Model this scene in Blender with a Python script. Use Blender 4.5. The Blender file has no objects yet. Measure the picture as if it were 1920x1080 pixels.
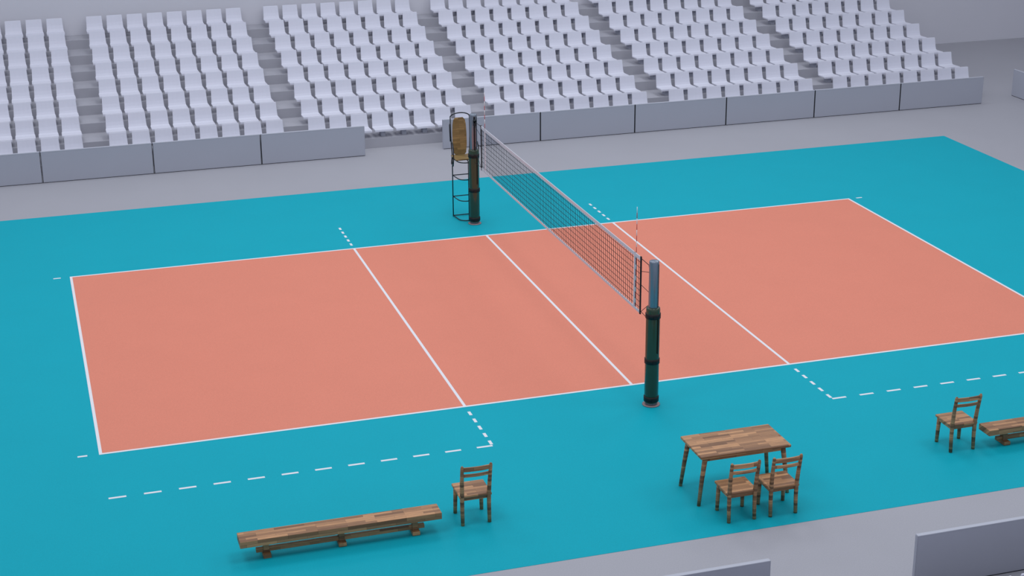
import bpy, bmesh, math, random
from mathutils import Vector, Matrix, Euler
random.seed(3)
S=bpy.context.scene
S.view_settings.view_transform='Standard'
S.view_settings.look='None'
col=bpy.context.collection

# ---------------------------------------------------------------- materials
def srgb(r,g,b):
    f=lambda c:(c/255/12.92) if c/255<=0.04045 else ((c/255+0.055)/1.055)**2.4
    return (f(r),f(g),f(b),1)
def mat(name,c,rough=0.6,metal=0.0,noise=0.0,scale=8.0,spec=0.4,coat=0.0,fine=0.0,fscale=250.0,bump=0.0):
    m=bpy.data.materials.new(name); m.use_nodes=True; nt=m.node_tree; b=nt.nodes['Principled BSDF']
    b.inputs['Roughness'].default_value=rough; b.inputs['Metallic'].default_value=metal
    b.inputs['Specular IOR Level'].default_value=spec; b.inputs['Coat Weight'].default_value=coat
    tc=nt.nodes.new('ShaderNodeTexCoord')
    n=nt.nodes.new('ShaderNodeTexNoise'); n.inputs['Scale'].default_value=scale; n.inputs['Detail'].default_value=5
    nt.links.new(tc.outputs['Object'],n.inputs['Vector'])
    mx=nt.nodes.new('ShaderNodeMix'); mx.data_type='RGBA'
    lo=tuple(x*(1-noise) for x in c[:3])+(1,); hi=tuple(min(1,x*(1+noise)) for x in c[:3])+(1,)
    mx.inputs['A'].default_value=lo; mx.inputs['B'].default_value=hi
    nt.links.new(n.outputs['Fac'],mx.inputs['Factor']); out=mx.outputs['Result']
    if fine>0 or bump>0:
        n2=nt.nodes.new('ShaderNodeTexNoise'); n2.inputs['Scale'].default_value=fscale; n2.inputs['Detail'].default_value=2
        nt.links.new(tc.outputs['Object'],n2.inputs['Vector'])
        if fine>0:
            mr=nt.nodes.new('ShaderNodeMapRange'); mr.inputs['From Min'].default_value=0.3; mr.inputs['From Max'].default_value=0.7
            mr.inputs['To Min'].default_value=1-fine; mr.inputs['To Max'].default_value=1+fine
            nt.links.new(n2.outputs['Fac'],mr.inputs['Value'])
            vm=nt.nodes.new('ShaderNodeVectorMath'); vm.operation='SCALE'
            nt.links.new(out,vm.inputs[0]); nt.links.new(mr.outputs['Result'],vm.inputs['Scale']); out=vm.outputs['Vector']
    nt.links.new(out,b.inputs['Base Color'])
    return m
def wood(name,mode,bw,rh,dark=(126,90,62),light=(200,150,105)):
    m=bpy.data.materials.new(name); m.use_nodes=True; nt=m.node_tree; b=nt.nodes['Principled BSDF']
    b.inputs['Roughness'].default_value=0.5; b.inputs['Specular IOR Level'].default_value=0.35
    tc=nt.nodes.new('ShaderNodeTexCoord'); oi=nt.nodes.new('ShaderNodeObjectInfo')
    ad=nt.nodes.new('ShaderNodeVectorMath'); ad.operation='ADD'
    rs=nt.nodes.new('ShaderNodeMath'); rs.operation='MULTIPLY'; rs.inputs[1].default_value=7.3
    nt.links.new(oi.outputs['Random'],rs.inputs[0])
    nt.links.new(tc.outputs['Object'],ad.inputs[0]); nt.links.new(rs.outputs[0],ad.inputs[1])
    sp=nt.nodes.new('ShaderNodeSeparateXYZ'); nt.links.new(ad.outputs[0],sp.inputs[0])
    su=nt.nodes.new('ShaderNodeMath'); su.operation='ADD'; cb=nt.nodes.new('ShaderNodeCombineXYZ')
    if mode=='h':
        nt.links.new(sp.outputs[1],su.inputs[0]); nt.links.new(sp.outputs[2],su.inputs[1])
        nt.links.new(sp.outputs[0],cb.inputs[0]); nt.links.new(su.outputs[0],cb.inputs[1])
    else:
        nt.links.new(sp.outputs[0],su.inputs[0]); nt.links.new(sp.outputs[1],su.inputs[1])
        nt.links.new(su.outputs[0],cb.inputs[0]); nt.links.new(sp.outputs[2],cb.inputs[1])
    br=nt.nodes.new('ShaderNodeTexBrick'); br.inputs['Scale'].default_value=1; br.inputs['Brick Width'].default_value=bw
    br.inputs['Row Height'].default_value=rh; br.inputs['Mortar Size'].default_value=0.001; br.inputs['Mortar Smooth'].default_value=0.3
    br.inputs['Color1'].default_value=srgb(*dark); br.inputs['Color2'].default_value=srgb(*light)
    br.inputs['Mortar'].default_value=srgb(70,48,34); br.offset=0.37; br.offset_frequency=3
    nt.links.new(cb.outputs[0],br.inputs['Vector'])
    mp=nt.nodes.new('ShaderNodeMapping'); mp.inputs['Scale'].default_value=(4,60,1); nt.links.new(cb.outputs[0],mp.inputs['Vector'])
    n=nt.nodes.new('ShaderNodeTexNoise'); n.inputs['Scale'].default_value=1.5; n.inputs['Detail'].default_value=6; nt.links.new(mp.outputs[0],n.inputs['Vector'])
    mr=nt.nodes.new('ShaderNodeMapRange'); mr.inputs['From Min'].default_value=0.3; mr.inputs['From Max'].default_value=0.7
    mr.inputs['To Min'].default_value=0.8; mr.inputs['To Max'].default_value=1.15; nt.links.new(n.outputs['Fac'],mr.inputs['Value'])
    vm=nt.nodes.new('ShaderNodeVectorMath'); vm.operation='SCALE'
    nt.links.new(br.outputs['Color'],vm.inputs[0]); nt.links.new(mr.outputs['Result'],vm.inputs['Scale'])
    nt.links.new(vm.outputs[0],b.inputs['Base Color'])
    return m
M_floor=mat('hall_floor_grey',srgb(168,168,174),0.55,noise=0.05,scale=0.5,fine=0.05,fscale=60,spec=0.3)
M_teal=mat('teal_court_vinyl',(0.004,0.39,0.48,1),0.6,noise=0.03,scale=1.0,fine=0.06,fscale=70,spec=0.08)
M_orange=mat('orange_court_vinyl',(0.76,0.255,0.17,1),0.6,noise=0.03,scale=1.0,fine=0.06,fscale=70,spec=0.12)
M_line=mat('white_line_paint',(0.80,0.80,0.82,1),0.6,noise=0.02)
M_wall=mat('wall_plaster',srgb(212,212,219),0.8,noise=0.02,scale=0.3,spec=0.2)
M_step=mat('bleacher_concrete',srgb(174,174,181),0.8,noise=0.04,scale=2,spec=0.2)
M_seat=mat('white_seat_plastic',srgb(218,219,230),0.45,noise=0.01,spec=0.4)
M_bar=mat('barrier_grey_panel',srgb(172,175,186),0.5,noise=0.02,scale=1)
M_barrim=mat('barrier_rim',srgb(184,187,197),0.45)
M_dark=mat('dark_gap',srgb(40,42,46),0.7)
M_green=mat('dark_green_padding',srgb(50,68,50),0.16,noise=0.08,scale=5,spec=0.45,coat=0.15)
M_black=mat('black_strap',srgb(12,12,13),0.5)
M_metal=mat('painted_steel_post',srgb(132,142,154),0.25,metal=0.6,noise=0.03,spec=0.5)
M_base=mat('floor_plate_reddish',srgb(150,125,125),0.5,metal=0.3)
M_net=mat('black_net_cord',srgb(26,26,30),0.8)
M_tape=mat('white_net_tape',srgb(208,209,216),0.7)
M_red=mat('antenna_red',srgb(190,60,55),0.5)
M_white=mat('antenna_white',srgb(235,235,238),0.5)
M_frame=mat('dark_steel_tube',srgb(40,46,50),0.35,metal=0.5)
W_top=wood('butcher_block_wood','h',0.42,0.055)
W_leg=wood('laminated_leg_wood','v',0.5,0.036,dark=(104,76,54),light=(190,144,102))
W_yel=wood('olive_chair_wood','v',0.2,0.05,dark=(118,98,60),light=(156,130,82))

# ---------------------------------------------------------------- mesh helpers
class MB:
    def __init__(s): s.v=[];s.f=[];s.m=[];s.mats=[];s.sm=[]
    def mi(s,m):
        if m not in s.mats: s.mats.append(m)
        return s.mats.index(m)
    def add(s,vs,fs,m,smooth=False):
        o=len(s.v); s.v+= [tuple(v) for v in vs]; k=s.mi(m)
        for f in fs: s.f.append([i+o for i in f]); s.m.append(k); s.sm.append(smooth)
    def box(s,x0,x1,y0,y1,z0,z1,m):
        v=[(x0,y0,z0),(x1,y0,z0),(x1,y1,z0),(x0,y1,z0),(x0,y0,z1),(x1,y0,z1),(x1,y1,z1),(x0,y1,z1)]
        s.add(v,[(3,2,1,0),(4,5,6,7),(0,1,5,4),(1,2,6,5),(2,3,7,6),(3,0,4,7)],m)
    def bbox(s,x0,x1,y0,y1,z0,z1,m,b=0.008,seg=2):
        bm=bmesh.new(); bmesh.ops.create_cube(bm,size=1)
        for v in bm.verts: v.co=Vector(((x0+x1)/2+v.co.x*(x1-x0),(y0+y1)/2+v.co.y*(y1-y0),(z0+z1)/2+v.co.z*(z1-z0)))
        bmesh.ops.bevel(bm,geom=bm.edges[:],offset=b,segments=seg,affect='EDGES',profile=0.5)
        bm.verts.ensure_lookup_table(); bm.verts.index_update()
        s.add([v.co[:] for v in bm.verts],[[v.index for v in f.verts] for f in bm.faces],m); bm.free()
    def tube(s,pts,rads,m,n=10,caps=True,smooth=True,rot=0.0,sq=False):
        pts=[Vector(p) for p in pts]
        if not isinstance(rads,(list,tuple)): rads=[rads]*len(pts)
        vs=[];fs=[]
        prev=None
        for i,p in enumerate(pts):
            if i==0: t=pts[1]-p
            elif i==len(pts)-1: t=p-pts[i-1]
            else: t=(pts[i+1]-p).normalized()+(p-pts[i-1]).normalized()
            t.normalize()
            if prev is None:
                a=Vector((1,0,0)) if abs(t.x)<0.8 else Vector((0,0,1))
            else: a=prev
            u=(a-t*a.dot(t)).normalized(); w=t.cross(u); prev=u
            for k in range(n):
                an=rot+2*math.pi*k/n; vs.append(p+(u*math.cos(an)+w*math.sin(an))*rads[i])
        for i in range(len(pts)-1):
            for k in range(n):
                a=i*n+k;b=i*n+(k+1)%n; fs.append((a,b,b+n,a+n))
        if caps: fs.append(tuple(range(n-1,-1,-1))); fs.append(tuple(range((len(pts)-1)*n,len(pts)*n)))
        s.add(vs,fs,m,smooth)
    def obj(s,name,loc=(0,0,0),parent=None,rz=0):
        me=bpy.data.meshes.new(name); me.from_pydata(s.v,[],s.f); me.update()
        for m in s.mats: me.materials.append(m)
        me.polygons.foreach_set('material_index',s.m); me.polygons.foreach_set('use_smooth',s.sm)
        o=bpy.data.objects.new(name,me); o.location=loc; o.rotation_euler=(0,0,rz); col.objects.link(o)
        if parent: o.parent=parent
        return o
def empty(name,loc=(0,0,0),rz=0):
    e=bpy.data.objects.new(name,None); e.location=loc; e.rotation_euler=(0,0,rz); e.empty_display_size=0.2; col.objects.link(e); return e

# ---------------------------------------------------------------- room shell
b=MB(); b.box(-27,27,-34,20.6,-0.2,0,M_floor); b.obj('floor')
b=MB(); b.box(-27,27,20.4,20.6,0,12,M_wall); b.obj('wall_north')
b=MB(); b.box(26.8,27,-34,20.4,0,12,M_wall); b.obj('wall_east')
b=MB(); b.box(-27,-26.8,-34,20.4,0,12,M_wall); b.obj('wall_west')

# ---------------------------------------------------------------- court
b=MB()
b.box(-14.32,14.32,-9.95,9.05,0.0,0.003,M_teal)
b.box(-9,9,-4.5,4.5,0.003,0.004,M_orange)
L=0.05; z0,z1=0.003,0.005
b.box(-9,9,-4.5,-4.5+L,z0,z1,M_line); b.box(-9,9,4.5-L,4.5,z0,z1,M_line)
b.box(-9,-9+L,-4.5+L,4.5-L,z0,z1,M_line); b.box(9-L,9,-4.5+L,4.5-L,z0,z1,M_line)
b.box(-L/2,L/2,-4.5+L,4.5-L,z0,z1,M_line)
b.box(-3-L/2,-3+L/2,-4.5+L,4.5-L,z0,z1,M_line); b.box(3-L/2,3+L/2,-4.5+L,4.5-L,z0,z1,M_line)
for sx in (-1,1):
    for sy in (-1,1):
        for k in range(5):
            y=4.70+k*0.30; ya,yb=sorted((sy*y,sy*(y+0.15)))
            b.box(sx*3-L/2,sx*3+L/2,ya,yb,z0,z1,M_line)
        xa,xb=sorted((sx*9.18,sx*9.33)); yy=sy*4.5
        b.box(xa,xb,min(yy,yy-sy*L),max(yy,yy-sy*L),z0,z1,M_line)
    for k in range(12):
        x=3.0+k*0.519; xa,xb=sorted((sx*x,sx*(x+0.26)))
        b.box(xa,xb,-6.12,-6.07,z0,z1,M_line)
b.obj('floor_volleyball_court')

# ---------------------------------------------------------------- grandstands
A0,SEC,W=-17.83,5.164,4.477
Y0,Z0,DY,DZ=13.3,0.838,0.976,0.2636
PITCH=(W-0.43)/7
XC=A0+3*SEC+W/2
def seat_template():
    prof=[(-0.50,-0.385,0.245),(-0.495,-0.362,0.25),(-0.44,-0.358,0.25),(-0.30,-0.364,0.25),(-0.13,-0.368,0.248),
          (-0.095,-0.350,0.236),(-0.07,-0.29,0.230),(-0.045,-0.20,0.226),(-0.02,-0.08,0.221),(-0.004,-0.008,0.218),(0,0,0.210)]
    nx=4; vs=[];fs=[]
    n=len(prof)
    for side in (0,1):
        for i,(y,z,hw) in enumerate(prof):
            for j in range(nx+1):
                t=-1+2*j/nx
                back=i>=5
                bow=(0.008*(t*t-0.5)) if back else 0
                yy=y-bow; zz=z
                if side:
                    if back: yy+=0.028
                    else: zz-=0.03
                    if i==5: zz-=0.02
                vs.append((t*hw,yy,zz))
    P=n*(nx+1); w=nx+1
    for i in range(n-1):
        for j in range(nx):
            a=i*w+j
            fs.append((a,a+1,a+1+w,a+w)); fs.append((P+a,P+a+w,P+a+1+w,P+a+1))
    for i in range(n-1):
        a=i*w; fs.append((a,a+w,P+a+w,P+a)); a=i*w+nx; fs.append((a,P+a,P+a+w,a+w))
    for j in range(nx):
        fs.append((j,P+j,P+j+1,j+1)); a=(n-1)*w+j; fs.append((a,a+1,P+a+1,P+a))
    return vs,fs
SV,SF=seat_template()
def stand(sgn,off):
    seats=MB()
    for s in range(7):
        for k in range(8):
            for j in range(8):
                cx=A0+s*SEC+0.215+j*PITCH; cy=Y0+off+k*DY; cz=Z0+k*DZ
                if sgn<0: cx=2*XC-cx
                vs=[((cx+x),sgn*(cy+y),cz+z) for x,y,z in SV]
                fs=SF if sgn>0 else [tuple(reversed(f)) for f in SF]
                seats.add(vs,fs,M_seat,False)
                tz=(k+1)*DZ
                ya,yb=sorted((sgn*(cy-0.36),sgn*(cy-0.12)))
                seats.box(cx-0.06,cx+0.06,ya,yb,tz,cz-0.385,M_bar)
    g=empty('grandstand')
    st=MB()
    xa,xb=A0-0.15,A0+6*SEC+W+0.15
    for k in range(8):
        ya=12.78+off+k*DY; yb=min(12.78+off+(k+1)*DY,20.39) if k<7 else 20.39
        z1=(k+1)*DZ
        y0,y1=sorted((sgn*ya,sgn*yb)); st.box(xa,xb,y0,y1,0,z1,M_step)
    st.obj('bleacher_steps',parent=g)
    seats.obj('stadium_seats',parent=g)
stand(1,0); stand(-1,0.15)

# ---------------------------------------------------------------- barriers
def barrier_panel(loc,rz,dl=True,dr=True,w=2.72):
    b=MB()
    b.bbox(0.012,w-0.012,-0.03,0.03,0.012,0.785,M_bar,0.006)
    b.bbox(0.006,w-0.006,-0.034,0.034,0.784,0.80,M_barrim,0.004)
    b.box(0,0.012,-0.026,0.026,0.0,0.79,M_dark if dl else M_bar); b.box(w-0.012,w,-0.026,0.026,0.0,0.79,M_dark if dr else M_bar)
    b.bbox(0.02,w-0.02,-0.028,0.028,0.0,0.014,M_dark,0.002)
    b.obj('barrier_panel',loc,None,rz)
BY=12.09
for k in range(6):
    f=(k!=0)
    barrier_panel((1.03+k*2.73,BY,0),0,f,k!=5)
    barrier_panel((-1.08-(k+1)*2.73+0.01,BY,0),0,k!=5,f)
    barrier_panel((1.03+k*2.73+2.72,-BY,0),math.pi,k!=5,f)
    barrier_panel((-1.08-k*2.73,-BY,0),math.pi,f,k!=5)
for k in range(9):
    if k==4: continue
    barrier_panel((18.85,12.7-k*2.73,0),-math.pi/2,k not in (0,5),k not in (3,8))

# ---------------------------------------------------------------- net posts
ZC=0.005
def net_post(y,sgn):
    e=empty('volleyball_post',(0,y,ZC))
    b=MB(); b.tube([(0,0,0.0),(0,0,0.012),(0,0,0.02)],[0.15,0.15,0.13],M_base,32); b.tube([(0,0,0.02),(0,0,0.05)],[0.10,0.095],M_metal,24); b.obj('floor_plate',parent=e)
    b=MB(); b.tube([(0,0,0.0),(0,0,2.52),(0,0,2.545),(0,0,2.552)],[0.083,0.083,0.078,0.06],M_metal,32)
    b.box(-0.018,0.018,sgn*0.075-0.015,sgn*0.075+0.015,1.74,2.5,M_black)
    b.tube([(0.055,-0.075,1.75),(0.055,-0.075,2.50)],0.006,M_dark,8)
    b.obj('post_tube',parent=e)
    b=MB(); b.tube([(0,0,0.05),(0,0,0.06),(0,0,1.70),(0,0,1.735),(0,0,1.745)],[0.112,0.118,0.118,0.112,0.095],M_green,40)
    b.box(0.04,0.055,-0.125,-0.10,0.95,1.55,M_black)
    b.obj('padding',parent=e)
    b=MB()
    for z in (0.12,0.80,1.60):
        b.tube([(0,0,z-0.045),(0,0,z-0.04),(0,0,z+0.04),(0,0,z+0.045)],[0.118,0.128,0.128,0.118],M_black,40)
        b.bbox(-0.04,0.02,-0.14,-0.12,z-0.03,z+0.03,M_black,0.004)
    b.obj('straps',parent=e)
    b=MB()
    b.bbox(-0.03,0.03,sgn*0.11-0.03,sgn*0.11+0.03,2.30,2.42,M_frame,0.006)
    b.bbox(-0.02,0.02,sgn*0.10-0.02,sgn*0.10+0.02,1.76,1.82,M_frame,0.005)
    b.tube([(0,sgn*0.12,2.41),(0,sgn*0.14,2.41)],0.04,M_frame,16)
    b.obj('winch',parent=e)
PN,PF=-5.36,5.41
net_post(PN,1); net_post(PF,-1)

# ---------------------------------------------------------------- net
e=empty('volleyball_net')
NE=4.78; ZB,ZT=1.43,2.43
b=MB(); r=0.0028
n=int(round(2*NE/0.1))
for i in range(n+1):
    y=-NE+2*NE*i/n; b.box(-r,r,y-r,y+r,ZB+0.03,ZT-0.04,M_net)
for i in range(1,10):
    z=ZB+i*0.1; b.box(-r,r,-NE,NE,z-r,z+r,M_net)
b.obj('mesh_cords',parent=e)
b=MB()
b.box(-0.006,0.006,-NE,NE,ZT-0.065,ZT,M_tape); b.box(-0.006,0.006,-NE,NE,ZB,ZB+0.045,M_tape)
b.obj('top_and_bottom_tape',parent=e)
b=MB()
for s in (-1,1):
    b.box(-0.008,0.008,s*4.5-0.025,s*4.5+0.025,ZB,ZT,M_tape)
b.obj('side_bands',parent=e)
b=MB()
for s in (-1,1):
    b.box(-0.009,0.009,s*NE-0.02,s*NE+0.02,ZB-0.01,ZT+0.01,M_net)
b.obj('end_bands',parent=e)
b=MB()
for s,p in ((-1,PN),(1,PF)):
    pe=p-s*0.08
    b.tube([(0,s*NE,ZT-0.02),(0,pe,2.40)],0.006,M_net,6)
    b.tube([(0,s*NE,ZT-0.25),(0,pe,2.32)],0.005,M_net,6)
    b.tube([(0,s*NE,ZT-0.48),(0,pe,1.93)],0.005,M_net,6)
    b.tube([(0,s*NE,ZB+0.02),(0,pe,1.80)],0.005,M_net,6)
    b.tube([(0,s*NE,ZB+0.05),(0,pe,1.45)],0.005,M_net,6)
b.obj('tension_ropes',parent=e)
for s in (-1,1):
    b=MB()
    for k in range(18):
        b.tube([(0.012,s*4.53,1.43+k*0.1),(0.012,s*4.53,1.53+k*0.1)],0.006,M_red if k%2==0 else M_white,8)
    b.obj('antenna_rod',parent=e)

# ---------------------------------------------------------------- furniture
def chair(x,y):
    e=empty('wooden_chair',(x,y,ZC))
    h=0.20
    b=MB(); b.bbox(-0.24,0.24,-0.22,0.24,0.425,0.465,W_top,0.012,3); b.obj('seat',parent=e)
    b=MB()
    for sx in (-1,1):
        b.tube([(sx*h,h,0),(sx*h*0.98,h*0.98,0.2),(sx*h*0.95,h*0.95,0.43)],[0.028,0.031,0.034],W_leg,8)
        b.tube([(sx*h,-h-0.015,0),(sx*h,-h+0.0,0.25),(sx*h,-h,0.45),(sx*h*1.03,-h-0.03,0.7),(sx*h*1.06,-h-0.075,0.94),(sx*h*1.06,-h-0.08,0.965)],[0.028,0.031,0.033,0.030,0.025,0.014],W_leg,8)
    b.obj('legs',parent=e)
    b=MB()
    b.bbox(-h,h,h-0.03,h-0.008,0.375,0.43,W_top,0.003); b.bbox(-h,h,-h+0.008,-h+0.03,0.375,0.43,W_top,0.003)
    for sx in (-1,1): b.bbox(sx*h-0.011,sx*h+0.011,-h,h,0.375,0.43,W_top,0.003)
    b.obj('apron',parent=e)
    b=MB()
    for zc,hh,yo in ((0.905,0.032,-0.065),(0.80,0.022,-0.045)):
        vs=[];fs=[];N=10
        for i in range(N+1):
            t=-1+2*i/N; bow=-0.045*(1-t*t); X=t*h*1.05
            for (dy,dz) in ((-0.011,-hh),(0.011,-hh),(0.011,hh),(-0.011,hh)):
                vs.append((X,-h+yo+bow+dy,zc+dz+0.012*(1-t*t)))
        for i in range(N):
            for k in range(4): a=i*4+k;c=i*4+(k+1)%4; fs.append((a,a+4,c+4,c))
        fs.append((0,1,2,3)); fs.append(tuple(N*4+k for k in (3,2,1,0)))
        b.add(vs,fs,W_top)
    b.obj('back_rails',parent=e)
for x,y in ((-3.975,-8.335),(-0.315,-9.43),(0.335,-9.44),(3.965,-8.345)): chair(x,y)

def table(x,y):
    e=empty('wooden_table',(x,y,ZC))
    b=MB(); b.bbox(-0.72,0.72,-0.39,0.39,0.755,0.80,W_top,0.012,3); b.obj('tabletop',parent=e)
    b=MB()
    for sx in (-1,1):
        for sy in (-1,1):
            b.tube([(sx*0.715,sy*0.345,0),(sx*0.67,sy*0.325,0.4),(sx*0.62,sy*0.31,0.76)],[0.027,0.033,0.040],W_leg,10)
    b.obj('legs',parent=e)
    b=MB()
    for s in (-1,1):
        b.bbox(-0.62,0.62,s*0.31-0.012,s*0.31+0.012,0.69,0.757,W_top,0.003)
        b.bbox(s*0.62-0.012,s*0.62+0.012,-0.31,0.31,0.69,0.757,W_top,0.003)
    b.obj('apron',parent=e)
table(0.0,-8.68)

def bench(xc,yc):
    e=empty('gym_bench',(xc,yc,ZC))
    b=MB(); b.bbox(-1.43,1.43,-0.15,0.15,0.22,0.32,W_top,0.006,2); b.obj('seat_plank',parent=e)
    b=MB(); b.bbox(-1.2,1.2,-0.03,0.03,0.06,0.12,W_top,0.004); b.obj('lower_beam',parent=e)
    b=MB()
    for x in (-1.06,0,1.06):
        b.bbox(x-0.055,x+0.055,-0.12,0.12,0.0,0.06,W_top,0.006)
        b.bbox(x-0.04,x+0.04,-0.05,0.05,0.055,0.225,W_leg,0.006)
    b.obj('feet',parent=e)
bench(-5.94,-8.52); bench(5.81,-8.50)

# ---------------------------------------------------------------- referee stand
e=empty('referee_chair',(-0.11,5.95,ZC))
F=MB(); r=0.013; hw=0.205
def arc(z,hw,y0,bulge,n=12):
    return [(hw*math.cos(math.pi-math.pi*i/n),y0-bulge*math.sin(math.pi*i/n),z) for i in range(n+1)]
for sx in (-1,1):
    F.tube([(sx*hw,0.15,0),(sx*hw,0.15,1.45),(sx*(hw+0.02),0.17,1.9),(sx*(hw+0.02),0.19,2.35)],r,M_frame,8)
    F.tube([(sx*(hw+0.0),0.15,1.45),(sx*(hw+0.06),0.0,1.3),(sx*(hw+0.08),-0.22,1.3),(sx*(hw+0.09),-0.3,1.45),(sx*(hw+0.09),-0.3,1.7),(sx*(hw+0.085),-0.22,1.82),(sx*(hw+0.07),0.05,1.84),(sx*(hw+0.02),0.17,1.84)],r,M_frame,8)
    F.tube([(sx*(hw+0.02),0.19,2.2),(sx*(hw+0.09),0.0,2.2),(sx*(hw+0.09),-0.05,1.83)],r,M_frame,8)
F.tube([(0.04,-0.335,0),(0.04,-0.335,1.40),(0.04,-0.22,1.425)],r,M_frame,8)
for z in (0.02,0.48,0.98,1.38):
    F.tube([(-hw,0.15,z)]+[(x,y,z) for x,y,z in arc(z,0.17,-0.15,0.19)]+[(hw,0.15,z)],r*0.9,M_frame,8)
    F.tube([(-hw,0.15,z),(hw,0.15,z)],r*0.9,M_frame,8)
hp=[(-(hw+0.02),0.19,2.33)]+[((hw+0.02)*math.cos(math.pi-math.pi*i/12),0.19,2.33+0.09*math.sin(math.pi*i/12)) for i in range(1,12)]+[((hw+0.02),0.19,2.33)]
F.tube(hp,r,M_frame,8)
F.obj('steel_frame',parent=e)
b=MB(); b.bbox(-0.23,0.23,-0.26,0.18,1.42,1.455,W_yel,0.012,3); b.obj('seat',parent=e)
b=MB()
vs=[];fs=[];prof=[(1.46,0.11),(1.50,0.145),(1.7,0.165),(1.95,0.165),(2.15,0.155),(2.26,0.135),(2.31,0.09)]
for z,w in prof:
    y=0.14+(z-1.45)*0.05
    for px,py in ((-w,0),(w,0),(w,0.022),(-w,0.022)): vs.append((px-0.02,y+py,z))
for i in range(len(prof)-1):
    for k in range(4): a=i*4+k;c=i*4+(k+1)%4; fs.append((a,c,c+4,a+4))
fs.append((3,2,1,0)); o=(len(prof)-1)*4; fs.append((o,o+1,o+2,o+3)); b.add(vs,fs,W_yel)
b.obj('backrest',parent=e)

# ---------------------------------------------------------------- lights
w=bpy.data.worlds.new('hall_ambient'); S.world=w; w.use_nodes=True
bg=w.node_tree.nodes['Background']; bg.inputs[0].default_value=(0.83,0.87,1.0,1); bg.inputs[1].default_value=0.56
def area(name,loc,sx,sy,power,c=(0.90,0.93,1.0)):
    l=bpy.data.lights.new(name,'AREA'); l.shape='RECTANGLE'; l.size=sx; l.size_y=sy; l.energy=power; l.color=c
    o=bpy.data.objects.new(name,l); o.location=loc; col.objects.link(o); return o
for x in (-12,0,12):
    for y in (-10,2,13):  # front and rear rows are added fill, brightening barrier faces and north wall
        area('ceiling_and_fill_light',(x,y,15),5,5,370 if y<10 else 330)
# ---------------------------------------------------------------- camera
cd=bpy.data.cameras.new('camera'); co=bpy.data.objects.new('camera',cd); col.objects.link(co)
co.location=(-9.61352,-28.75438,11.0617); co.rotation_euler=(1.22889,0.00704,-0.30039)
cd.sensor_width=36; cd.lens=3057.31*36/1920; cd.clip_end=200
S.camera=co
